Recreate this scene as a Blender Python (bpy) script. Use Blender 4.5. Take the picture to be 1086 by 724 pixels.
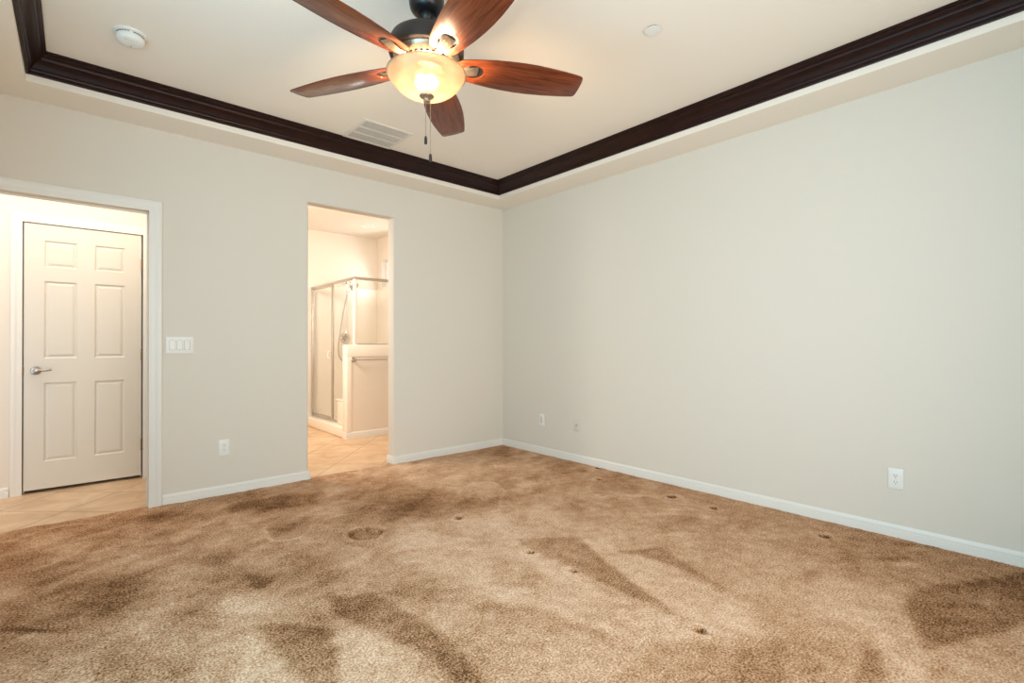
import bpy, bmesh, math, random
import numpy as np
from mathutils import Vector, Matrix

for o in list(bpy.data.objects):
    bpy.data.objects.remove(o)
sc = bpy.context.scene
COL = sc.collection
random.seed(4)
PI = math.pi

# ------------------------------------------------------------------ camera
cam_d = bpy.data.cameras.new('camera')
cam = bpy.data.objects.new('camera', cam_d)
COL.objects.link(cam)
sc.camera = cam
FPX, PITCH, ROLL, YAW = 523.4354, 0.0047, -0.001, 0.7236
cam_d.sensor_width = 36.0
cam_d.lens = FPX * 36.0 / 1086.0
cam_d.clip_start = 0.02
fw = Vector((math.sin(YAW) * math.cos(PITCH), math.cos(YAW) * math.cos(PITCH), math.sin(PITCH)))
r_ = Vector((math.cos(YAW), -math.sin(YAW), 0))
u_ = r_.cross(fw)
r2 = math.cos(ROLL) * r_ + math.sin(ROLL) * u_
u2 = -math.sin(ROLL) * r_ + math.cos(ROLL) * u_
cam.matrix_world = Matrix(((r2.x, u2.x, -fw.x, -3.7458), (r2.y, u2.y, -fw.y, -4.4035),
                           (r2.z, u2.z, -fw.z, 1.1778), (0, 0, 0, 1)))

# ------------------------------------------------------------------ light
sc.view_settings.view_transform = 'Standard'
sc.view_settings.look = 'None'
sc.view_settings.gamma = 1.0
sc.view_settings.use_curve_mapping = False
sc.view_settings.exposure = 0.07
try:
    sc.cycles.use_denoising = True
    sc.cycles.max_bounces = 14
    sc.cycles.diffuse_bounces = 8
    sc.cycles.transparent_max_bounces = 16
    sc.cycles.sample_clamp_indirect = 6.0
    sc.cycles.blur_glossy = 0.5
    sc.cycles.caustics_reflective = False
    sc.cycles.caustics_refractive = False
except Exception:
    pass

world = bpy.data.worlds.new('daylight_sky')
sc.world = world
world.use_nodes = True
bg = world.node_tree.nodes['Background']
bg.inputs['Color'].default_value = (0.80, 0.90, 1.0, 1)
bg.inputs['Strength'].default_value = 2.0


def area_light(name, loc, target, sx, sy, power, color):
    d = bpy.data.lights.new(name, 'AREA')
    d.shape = 'RECTANGLE'
    d.size, d.size_y = sx, sy
    d.energy = power
    d.color = color
    o = bpy.data.objects.new(name, d)
    COL.objects.link(o)
    o.location = loc
    o.rotation_euler = (Vector(target) - Vector(loc)).to_track_quat('-Z', 'Y').to_euler()
    return o


def point_light(name, loc, power, color, rad):
    d = bpy.data.lights.new(name, 'POINT')
    d.energy = power
    d.color = color
    d.shadow_soft_size = rad
    o = bpy.data.objects.new(name, d)
    COL.objects.link(o)
    o.location = loc
    return o


FAN_W = 26.0      # each of the two bulbs in the fan's bowl

# cool light added for the right wall; its left-wall window is assumed, unseen
area_light('left_cool_light', (-4.40, -3.3, 1.40), (0, -3.2, 1.9), 2.3, 1.6, 69, (0.31, 0.75, 1.0))
# warm fill added behind the camera for the back wall and corner
warm_fill = area_light('front_warm_fill', (-2.7, -5.24, 1.45), (-0.9, 0.0, 1.7), 2.3, 1.5, 41, (1.0, 0.82, 0.66))
warm_fill.data.spread = math.radians(125)
# daylight through the high bathroom window
area_light('bath_window_daylight', (0.06, 2.5, 2.32), (-2, 2.0, 1.6), 0.9, 0.42, 11, (1.0, 0.97, 0.92))
# the ceiling fixtures of the bathroom and the hall (out of view)
area_light('vanity_light', (-2.6, 1.1, 2.3), (-1.0, 2.2, 1.1), 0.9, 0.5, 57, (1.0, 0.87, 0.73))
hl = area_light('hall_light', (-3.9, 0.42, 2.70), (-3.9, 0.42, 0), 1.6, 0.35, 17, (1.0, 0.84, 0.68))
hl.rotation_euler = (math.radians(12), 0, 0)


# ------------------------------------------------------------------ helpers
def link(o):
    COL.objects.link(o)
    return o


def obj(name, bm, mat, parent=None, smooth=True, angle=35, recalc=True):
    me = bpy.data.meshes.new(name)
    if recalc:
        bmesh.ops.recalc_face_normals(bm, faces=bm.faces[:])
    bm.to_mesh(me)
    bm.free()
    mats = mat if isinstance(mat, (list, tuple)) else [mat]
    for m in mats:
        me.materials.append(m)
    if smooth:
        for p in me.polygons:
            p.use_smooth = True
        try:
            me.set_sharp_from_angle(angle=math.radians(angle))
        except Exception:
            pass
    o = bpy.data.objects.new(name, me)
    link(o)
    if parent is not None:
        o.parent = parent
    return o


def thing(name, label, cat, loc=(0, 0, 0), rotz=0.0, group=None):
    o = bpy.data.objects.new(name, None)
    link(o)
    o.empty_display_size = 0.05
    o.location = loc
    o.rotation_euler = (0, 0, rotz)
    o['label'] = label
    o['category'] = cat
    if group:
        o['group'] = group
    return o


def struct(name, bm, mat, label=None, cat=None, **k):
    o = obj(name, bm, mat, **k)
    o['kind'] = 'structure'
    if label:
        o['label'] = label
        o['category'] = cat or name.split('_')[0]
    return o


def box(bm, x0, x1, y0, y1, z0, z1, bev=0.0, seg=2, mi=0):
    c = Matrix.Translation(((x0 + x1) / 2, (y0 + y1) / 2, (z0 + z1) / 2))
    r = bmesh.ops.create_cube(bm, size=1.0, matrix=c @ Matrix.Diagonal((x1 - x0, y1 - y0, z1 - z0, 1)))
    vs = r['verts']
    fs = set(f for v in vs for f in v.link_faces)
    for f in fs:
        f.material_index = mi
    if bev > 0:
        es = list(set(e for v in vs for e in v.link_edges))
        bmesh.ops.bevel(bm, geom=es, offset=bev, segments=seg, affect='EDGES', profile=0.5)


def new():
    return bmesh.new()


def lathe(bm, prof, seg=48, axis='Z', origin=(0, 0, 0)):
    """prof: (r, h) pairs; revolve about the axis through origin."""
    rings = []
    ox, oy, oz = origin

    def P(r, a, h):
        if axis == 'Z':
            return (ox + r * math.cos(a), oy + r * math.sin(a), oz + h)
        if axis == 'Y':
            return (ox + r * math.cos(a), oy + h, oz + r * math.sin(a))
        return (ox + h, oy + r * math.cos(a), oz + r * math.sin(a))
    for r, h in prof:
        if r < 1e-6:
            rings.append([bm.verts.new(P(0, 0, h))])
        else:
            rings.append([bm.verts.new(P(r, 2 * PI * i / seg, h)) for i in range(seg)])
    for a, b in zip(rings, rings[1:]):
        for i in range(seg):
            j = (i + 1) % seg
            if len(a) == 1 and len(b) == 1:
                continue
            if len(a) == 1:
                bm.faces.new((a[0], b[i], b[j]))
            elif len(b) == 1:
                bm.faces.new((a[i], b[0], a[j]))
            else:
                bm.faces.new((a[i], b[i], b[j], a[j]))
    return rings


def tube(bm, pts, rad, seg=10, closed=False, flat=None):
    """sweep a circle (or an ellipse rad x flat) along pts."""
    pts = [Vector(p) for p in pts]
    n = len(pts)
    rings = []
    prev = None
    for i, p in enumerate(pts):
        if closed:
            t = (pts[(i + 1) % n] - pts[i - 1]).normalized()
        else:
            t = (pts[min(i + 1, n - 1)] - pts[max(i - 1, 0)]).normalized()
        if prev is None:
            ref = Vector((0, 0, 1)) if abs(t.z) < 0.9 else Vector((1, 0, 0))
            a = t.cross(ref).normalized()
        else:
            a = (prev - t * prev.dot(t)).normalized()
        prev = a
        b = t.cross(a)
        rr = rad[i] if isinstance(rad, (list, tuple)) else rad
        fl = rr if flat is None else (flat[i] if isinstance(flat, (list, tuple)) else flat)
        rings.append([bm.verts.new(p + a * rr * math.cos(2 * PI * k / seg) + b * fl * math.sin(2 * PI * k / seg)) for k in range(seg)])
    m = n if closed else n - 1
    for i in range(m):
        A, B = rings[i], rings[(i + 1) % n]
        for k in range(seg):
            l = (k + 1) % seg
            bm.faces.new((A[k], A[l], B[l], B[k]))
    if not closed:
        bm.faces.new(rings[0][::-1])
        bm.faces.new(rings[-1])


def smooth_path(pts, n=8):
    pts = [Vector(p) for p in pts]
    out = []
    for i in range(len(pts) - 1):
        p0 = pts[max(i - 1, 0)]
        p1, p2 = pts[i], pts[i + 1]
        p3 = pts[min(i + 2, len(pts) - 1)]
        for k in range(n):
            t = k / n
            out.append(0.5 * ((2 * p1) + (-p0 + p2) * t + (2 * p0 - 5 * p1 + 4 * p2 - p3) * t * t + (-p0 + 3 * p1 - 3 * p2 + p3) * t ** 3))
    out.append(pts[-1])
    return out


def sweep(bm, path, prof, normal, closed=False, side=1):
    """mitred moulding: prof (a, b) = a along the lateral direction, b along normal."""
    path = [Vector(p) for p in path]
    N = Vector(normal).normalized()
    n = len(path)
    rings = []
    for i, p in enumerate(path):
        d0 = (path[i] - path[i - 1]).normalized() if (closed or i > 0) else None
        d1 = (path[(i + 1) % n] - path[i]).normalized() if (closed or i < n - 1) else None
        l0 = side * N.cross(d0) if d0 is not None else None
        l1 = side * N.cross(d1) if d1 is not None else None
        if l0 is None:
            lat = l1
        elif l1 is None:
            lat = l0
        else:
            s = (l0 + l1)
            lat = s / (s.dot(l0)) if s.length > 1e-6 else l0
        rings.append([bm.verts.new(p + lat * a + N * b) for a, b in prof])
    m = n if closed else n - 1
    k = len(prof)
    for i in range(m):
        A, B = rings[i], rings[(i + 1) % n]
        for j in range(k):
            l = (j + 1) % k
            bm.faces.new((A[j], A[l], B[l], B[j]))
    if not closed:
        bm.faces.new(rings[0][::-1])
        bm.faces.new(rings[-1])


def extrude_poly(bm, pts, vec):
    vs = [bm.verts.new(p) for p in pts]
    f = bm.faces.new(vs)
    r = bmesh.ops.extrude_face_region(bm, geom=[f])
    nv = [g for g in r['geom'] if isinstance(g, bmesh.types.BMVert)]
    bmesh.ops.translate(bm, verts=nv, vec=vec)
    return vs, nv


# ------------------------------------------------------------------ materials
def mat(name, color, rough=0.5, metal=0.0, spec=0.5, **kw):
    m = bpy.data.materials.new(name)
    m.use_nodes = True
    b = m.node_tree.nodes['Principled BSDF']
    b.inputs['Base Color'].default_value = (*color, 1)
    b.inputs['Roughness'].default_value = rough
    b.inputs['Metallic'].default_value = metal
    b.inputs['Specular IOR Level'].default_value = spec
    for k, v in kw.items():
        b.inputs[k].default_value = v
    return m


def nodes(m):
    nt = m.node_tree
    return nt, nt.nodes, nt.links, nt.nodes['Principled BSDF']


def add_noise_bump(m, scale, strength, dist, detail=3, coord='Object', stretch=None):
    nt, N, L, b = nodes(m)
    tc = N.new('ShaderNodeTexCoord')
    src = tc.outputs[coord]
    if stretch:
        mp = N.new('ShaderNodeMapping')
        mp.inputs['Scale'].default_value = stretch
        L.new(src, mp.inputs[0])
        src = mp.outputs[0]
    n = N.new('ShaderNodeTexNoise')
    n.inputs['Scale'].default_value = scale
    n.inputs['Detail'].default_value = detail
    L.new(src, n.inputs['Vector'])
    bp = N.new('ShaderNodeBump')
    bp.inputs['Strength'].default_value = strength
    bp.inputs['Distance'].default_value = dist
    L.new(n.outputs['Fac'], bp.inputs['Height'])
    L.new(bp.outputs['Normal'], b.inputs['Normal'])
    return n


def vary(m, node_fac, c0, c1, lo=0.3, hi=0.7):
    nt, N, L, b = nodes(m)
    r = N.new('ShaderNodeValToRGB')
    r.color_ramp.elements[0].position = lo
    r.color_ramp.elements[1].position = hi
    r.color_ramp.elements[0].color = (*c0, 1)
    r.color_ramp.elements[1].color = (*c1, 1)
    L.new(node_fac, r.inputs['Fac'])
    L.new(r.outputs['Color'], b.inputs['Base Color'])
    return r


M_wall = mat('wall_paint', (0.70, 0.66, 0.59), 0.75, spec=0.25)
add_noise_bump(M_wall, 90, 0.12, 0.002)
M_ceil = mat('ceiling_paint', (0.86, 0.80, 0.715), 0.8, spec=0.2)
add_noise_bump(M_ceil, 60, 0.15, 0.002)
M_bath = mat('bath_paint', (0.74, 0.68, 0.60), 0.7, spec=0.3)
add_noise_bump(M_bath, 90, 0.1, 0.002)
M_trim = mat('white_trim_paint', (0.76, 0.75, 0.71), 0.38)
add_noise_bump(M_trim, 25, 0.03, 0.002)
M_door = mat('door_paint', (0.66, 0.635, 0.575), 0.42)
add_noise_bump(M_door, 220, 0.05, 0.0008, stretch=(1, 1, 0.08))
M_white = mat('white_plastic', (0.80, 0.80, 0.77), 0.35)
add_noise_bump(M_white, 300, 0.02, 0.0005)
M_cream = mat('painted_plastic', (0.67, 0.62, 0.55), 0.5)
add_noise_bump(M_cream, 300, 0.02, 0.0005)
M_fiber = mat('shower_fiberglass', (0.86, 0.81, 0.73), 0.22)
add_noise_bump(M_fiber, 6, 0.03, 0.004)
M_slot = mat('dark_slot', (0.02, 0.018, 0.016), 0.6)
add_noise_bump(M_slot, 200, 0.02, 0.0005)
M_chrome = mat('chrome', (0.72, 0.70, 0.67), 0.16, metal=1.0)
add_noise_bump(M_chrome, 150, 0.01, 0.0003)
M_alu = mat('brushed_aluminium', (0.60, 0.57, 0.52), 0.32, metal=1.0)
add_noise_bump(M_alu, 300, 0.03, 0.0003, stretch=(1, 1, 0.05))
M_nickel = mat('satin_nickel', (0.42, 0.40, 0.37), 0.28, metal=1.0)
add_noise_bump(M_nickel, 200, 0.01, 0.0003)
M_brass = mat('aged_hinge_metal', (0.26, 0.18, 0.09), 0.45, metal=0.9)
add_noise_bump(M_brass, 200, 0.03, 0.0003)
M_pewter = mat('antique_pewter', (0.50, 0.41, 0.30), 0.36, metal=0.85)
n_ = add_noise_bump(M_pewter, 120, 0.06, 0.0006)
vary(M_pewter, n_.outputs['Fac'], (0.30, 0.24, 0.18), (0.44, 0.36, 0.27))
M_bronze = mat('dark_bronze', (0.028, 0.020, 0.018), 0.42, metal=0.35)
add_noise_bump(M_bronze, 180, 0.04, 0.0005)
M_black = mat('black_metal', (0.012, 0.012, 0.014), 0.3, metal=0.2)
add_noise_bump(M_black, 180, 0.02, 0.0005)
M_vent = mat('vent_enamel', (0.74, 0.69, 0.62), 0.5)
add_noise_bump(M_vent, 200, 0.02, 0.0004)


def wood(name, dark, light, rough, stretch, scale=9.0, coat=0.0, spec=0.5):
    m = mat(name, dark, rough, spec=spec)
    nt, N, L, b = nodes(m)
    tc = N.new('ShaderNodeTexCoord')
    mp = N.new('ShaderNodeMapping')
    mp.inputs['Scale'].default_value = stretch
    L.new(tc.outputs['Object'], mp.inputs[0])
    n = N.new('ShaderNodeTexNoise')
    n.inputs['Scale'].default_value = scale
    n.inputs['Detail'].default_value = 6
    n.inputs['Roughness'].default_value = 0.62
    n.inputs['Distortion'].default_value = 0.7
    L.new(mp.outputs[0], n.inputs['Vector'])
    r = vary(m, n.outputs['Fac'], dark, light, 0.33, 0.68)
    bp = N.new('ShaderNodeBump')
    bp.inputs['Strength'].default_value = 0.06
    bp.inputs['Distance'].default_value = 0.001
    L.new(n.outputs['Fac'], bp.inputs['Height'])
    L.new(bp.outputs['Normal'], b.inputs['Normal'])
    b.inputs['Coat Weight'].default_value = coat
    b.inputs['Coat Roughness'].default_value = 0.2
    return m


M_crown = wood('dark_stained_wood', (0.011, 0.0028, 0.0022), (0.024, 0.0065, 0.005), 0.38, (1.2, 1.2, 8), 6, spec=0.25)
M_blade = wood('cherry_blade_veneer', (0.065, 0.011, 0.004), (0.19, 0.042, 0.013), 0.55, (1.0, 13.0, 13.0), 5.5, 0.9, spec=0.03)


def make_glass():
    m = bpy.data.materials.new('shower_glass')
    m.use_nodes = True
    nt = m.node_tree
    N, L = nt.nodes, nt.links
    N.clear()
    out = N.new('ShaderNodeOutputMaterial')
    tr = N.new('ShaderNodeBsdfTransparent')
    tr.inputs['Color'].default_value = (0.95, 0.96, 0.95, 1)
    gl = N.new('ShaderNodeBsdfGlossy')
    gl.inputs['Roughness'].default_value = 0.04
    df = N.new('ShaderNodeBsdfDiffuse')
    df.inputs['Color'].default_value = (0.8, 0.78, 0.74, 1)
    mx = N.new('ShaderNodeMixShader')
    mx.inputs[0].default_value = 0.07
    fr = N.new('ShaderNodeFresnel')
    fr.inputs['IOR'].default_value = 1.5
    mx2 = N.new('ShaderNodeMixShader')
    L.new(tr.outputs[0], mx.inputs[1])
    L.new(df.outputs[0], mx.inputs[2])
    L.new(fr.outputs[0], mx2.inputs[0])
    L.new(mx.outputs[0], mx2.inputs[1])
    L.new(gl.outputs[0], mx2.inputs[2])
    ge = N.new('ShaderNodeNewGeometry')
    tr2 = N.new('ShaderNodeBsdfTransparent')
    mx3 = N.new('ShaderNodeMixShader')
    L.new(ge.outputs['Backfacing'], mx3.inputs[0])
    L.new(mx2.outputs[0], mx3.inputs[1])
    L.new(tr2.outputs[0], mx3.inputs[2])
    L.new(mx3.outputs[0], out.inputs[0])
    return m


M_glass = make_glass()


def make_bowl():
    m = bpy.data.materials.new('alabaster_bowl_glass')
    m.use_nodes = True
    nt = m.node_tree
    N, L = nt.nodes, nt.links
    N.clear()
    out = N.new('ShaderNodeOutputMaterial')
    tc = N.new('ShaderNodeTexCoord')
    n = N.new('ShaderNodeTexNoise')
    n.inputs['Scale'].default_value = 14
    n.inputs['Detail'].default_value = 4
    L.new(tc.outputs['Object'], n.inputs['Vector'])
    r = N.new('ShaderNodeValToRGB')
    r.color_ramp.elements[0].position = 0.35
    r.color_ramp.elements[1].position = 0.7
    r.color_ramp.elements[0].color = (0.25, 0.20, 0.145, 1)
    r.color_ramp.elements[1].color = (0.31, 0.255, 0.19, 1)
    L.new(n.outputs['Fac'], r.inputs['Fac'])
    tl = N.new('ShaderNodeBsdfTranslucent')
    df = N.new('ShaderNodeBsdfPrincipled')
    df.inputs['Roughness'].default_value = 0.4
    L.new(r.outputs['Color'], tl.inputs['Color'])
    L.new(r.outputs['Color'], df.inputs['Base Color'])
    mx = N.new('ShaderNodeMixShader')
    mx.inputs[0].default_value = 0.36
    L.new(df.outputs[0], mx.inputs[1])
    L.new(tl.outputs[0], mx.inputs[2])
    rf = N.new('ShaderNodeBsdfRefraction')
    rf.inputs['Roughness'].default_value = 0.42
    rf.inputs['IOR'].default_value = 1.12
    rf.inputs['Color'].default_value = (0.95, 0.90, 0.80, 1)
    mx2 = N.new('ShaderNodeMixShader')
    mx2.inputs[0].default_value = 0.3
    L.new(mx.outputs[0], mx2.inputs[1])
    L.new(rf.outputs[0], mx2.inputs[2])
    L.new(mx2.outputs[0], out.inputs[0])
    return m


M_bowl = make_bowl()


def make_tile():
    m = mat('beige_floor_tile', (0.5, 0.4, 0.3), 0.32)
    nt, N, L, b = nodes(m)
    tc = N.new('ShaderNodeTexCoord')
    mp = N.new('ShaderNodeMapping')
    mp.inputs['Rotation'].default_value = (0, 0, -math.radians(47.5))
    mp.inputs['Location'].default_value = (-0.03, -0.219, 0)
    L.new(tc.outputs['Object'], mp.inputs[0])
    br = N.new('ShaderNodeTexBrick')
    br.offset = 0.0
    br.inputs['Scale'].default_value = 1.0
    br.inputs['Brick Width'].default_value = 0.47
    br.inputs['Row Height'].default_value = 0.47
    br.inputs['Mortar Size'].default_value = 0.0045
    br.inputs['Mortar Smooth'].default_value = 0.2
    br.inputs['Color1'].default_value = (0.38, 0.38, 0.38, 1)
    br.inputs['Color2'].default_value = (0.62, 0.62, 0.62, 1)
    L.new(mp.outputs[0], br.inputs['Vector'])
    n = N.new('ShaderNodeTexNoise')
    n.inputs['Scale'].default_value = 4.5
    n.inputs['Detail'].default_value = 6
    n.inputs['Roughness'].default_value = 0.6
    n.inputs['Distortion'].default_value = 0.8
    L.new(tc.outputs['Object'], n.inputs['Vector'])
    ad = N.new('ShaderNodeMath')
    ad.operation = 'MULTIPLY_ADD'
    ad.inputs[1].default_value = 0.35
    L.new(br.outputs['Color'], ad.inputs[0])
    L.new(n.outputs['Fac'], ad.inputs[2])
    r = N.new('ShaderNodeValToRGB')
    e = r.color_ramp.elements
    e[0].position, e[1].position = 0.45, 0.9
    e[0].color = (0.52, 0.325, 0.175, 1)
    e[1].color = (0.78, 0.59, 0.40, 1)
    L.new(ad.outputs[0], r.inputs['Fac'])
    mx = N.new('ShaderNodeMix')
    mx.data_type = 'RGBA'
    L.new(br.outputs['Fac'], mx.inputs['Factor'])
    L.new(r.outputs['Color'], mx.inputs['A'])
    mx.inputs['B'].default_value = (0.30, 0.20, 0.12, 1)
    L.new(mx.outputs['Result'], b.inputs['Base Color'])
    bp = N.new('ShaderNodeBump')
    bp.inputs['Strength'].default_value = 0.4
    bp.inputs['Distance'].default_value = 0.002
    bp.invert = True
    L.new(br.outputs['Fac'], bp.inputs['Height'])
    L.new(bp.outputs['Normal'], b.inputs['Normal'])
    return m


M_tile = make_tile()


def make_carpet():
    m = mat('cut_pile_carpet', (0.4, 0.28, 0.2), 0.95, spec=0.1)
    nt, N, L, b = nodes(m)
    b.inputs['Sheen Weight'].default_value = 0.0
    tc = N.new('ShaderNodeTexCoord')
    at = N.new('ShaderNodeAttribute')
    at.attribute_name = 'pile'
    n1 = N.new('ShaderNodeTexNoise')
    n1.inputs['Scale'].default_value = 115
    n1.inputs['Detail'].default_value = 5
    n1.inputs['Roughness'].default_value = 0.75
    L.new(tc.outputs['Object'], n1.inputs['Vector'])
    n2 = N.new('ShaderNodeTexNoise')
    n2.inputs['Scale'].default_value = 16
    n2.inputs['Detail'].default_value = 5
    L.new(tc.outputs['Object'], n2.inputs['Vector'])
    a1 = N.new('ShaderNodeMath')
    a1.operation = 'MULTIPLY_ADD'
    a1.inputs[1].default_value = 2.8
    a1.inputs[2].default_value = -1.4
    L.new(n1.outputs['Fac'], a1.inputs[0])
    a2 = N.new('ShaderNodeMath')
    a2.operation = 'MULTIPLY_ADD'
    a2.inputs[1].default_value = 0.5
    c2 = N.new('ShaderNodeMath')
    c2.operation = 'SUBTRACT'
    c2.inputs[1].default_value = 0.5
    L.new(n2.outputs['Fac'], c2.inputs[0])
    L.new(c2.outputs[0], a2.inputs[0])
    L.new(a1.outputs[0], a2.inputs[2])
    a3 = N.new('ShaderNodeMath')
    a3.operation = 'ADD'
    L.new(a2.outputs[0], a3.inputs[0])
    sq = N.new('ShaderNodeMath')
    sq.operation = 'MULTIPLY_ADD'
    sq.inputs[1].default_value = 0.62
    sq.inputs[2].default_value = 0.19
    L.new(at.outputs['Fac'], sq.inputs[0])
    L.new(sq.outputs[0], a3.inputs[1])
    r = N.new('ShaderNodeValToRGB')
    e = r.color_ramp.elements
    e[0].position, e[1].position = 0.0, 1.0
    e[0].color = (0.085, 0.038, 0.015, 1)
    dk = e.new(0.16)
    dk.color = (0.25, 0.117, 0.049, 1)
    e = r.color_ramp.elements
    e[len(e) - 1].color = (0.84, 0.62, 0.46, 1)
    x = e.new(0.5)
    x.color = (0.51, 0.298, 0.170, 1)
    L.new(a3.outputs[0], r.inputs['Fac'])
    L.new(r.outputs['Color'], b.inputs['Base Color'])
    bp = N.new('ShaderNodeBump')
    bp.inputs['Strength'].default_value = 0.5
    bp.inputs['Distance'].default_value = 0.006
    L.new(n1.outputs['Fac'], bp.inputs['Height'])
    L.new(bp.outputs['Normal'], b.inputs['Normal'])
    return m


M_carpet = make_carpet()

# ------------------------------------------------------------------ the shell
XL, YF = -4.36, -5.2            # left and front walls (the back wall is y = 0, the right wall x = 0)
ZS, ZT = 2.74, 2.91             # soffit and tray heights
TX0, TX1, TY0, TY1 = -3.974, -0.319, -4.9, -0.3105
DX0, DX1, DZ = -4.275, -3.35, 2.143       # cased opening to the hall
BX0, BX1, BZ = -2.225, -1.405, 2.42       # plain opening to the bathroom
HY = 1.08                       # hall wall with the panel door
YN = 3.2                        # bathroom far wall
TW = 0.13

# back wall: one outline with two openings, rounded drywall corners at the bathroom one
bm = new()
out = [(XL - TW, -0.03), (DX0, -0.03), (DX0, DZ), (DX1, DZ), (DX1, -0.03), (BX0, -0.03), (BX0, BZ), (BX1, BZ), (BX1, -0.03), (TW, -0.03), (TW, 3.0), (XL - TW, 3.0)]
extrude_poly(bm, [(x, 0, z) for x, z in out], (0, TW, 0))
bm.edges.ensure_lookup_table()
es = []
for e in bm.edges:
    a, b_ = e.verts[0].co, e.verts[1].co
    if abs(a.y - b_.y) > 1e-6:
        continue
    inx = all(BX0 - 1e-4 <= v.x <= BX1 + 1e-4 for v in (a, b_))
    if inx and all(v.z <= BZ + 1e-4 for v in (a, b_)) and not (abs(a.z + 0.03) < 1e-4 and abs(b_.z + 0.03) < 1e-4):
        es.append(e)
bmesh.ops.bevel(bm, geom=es, offset=0.018, segments=5, affect='EDGES', profile=0.5)
struct('wall_back', bm, M_wall, 'beige painted back wall with two openings', 'wall')

bm = new()
box(bm, 0, TW, YF - TW, 0.0, -0.03, 3.0)
struct('wall_right', bm, M_wall, 'plain beige painted right wall', 'wall')
bm = new()
WY0, WY1, WZ0, WZ1 = -4.5, -2.1, 0.55, 2.25
box(bm, XL - TW, XL, YF - TW, WY0, -0.03, 3.0)
box(bm, XL - TW, XL, WY1, 0.0, -0.03, 3.0)
box(bm, XL - TW, XL, WY0, WY1, -0.03, WZ0)
box(bm, XL - TW, XL, WY0, WY1, WZ1, 3.0)
struct('wall_left', bm, M_wall, 'beige wall with an assumed window, outside the frame', 'wall')
bm = new()
WX0, WX1 = -3.9, -1.5
box(bm, XL - TW, WX0, YF - TW, YF, -0.03, 3.0)
box(bm, WX1, TW, YF - TW, YF, -0.03, 3.0)
box(bm, WX0, WX1, YF - TW, YF, -0.03, WZ0)
box(bm, WX0, WX1, YF - TW, YF, WZ1, 3.0)
struct('wall_front', bm, M_wall, 'beige wall with an added window behind the camera', 'wall')

bm = new()
box(bm, XL - TW, TX0, YF - TW, 0.0, ZS, 3.0)
box(bm, TX1, TW, YF - TW, 0.0, ZS, 3.0)
box(bm, TX0, TX1, TY1, 0.0, ZS, 3.0)
box(bm, TX0, TX1, YF - TW, TY0, ZS, 3.0)
box(bm, TX0, TX1, TY0, TY1, ZT, 3.0)
struct('ceiling', bm, M_ceil, 'beige tray ceiling with lower border', 'ceiling')

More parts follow.
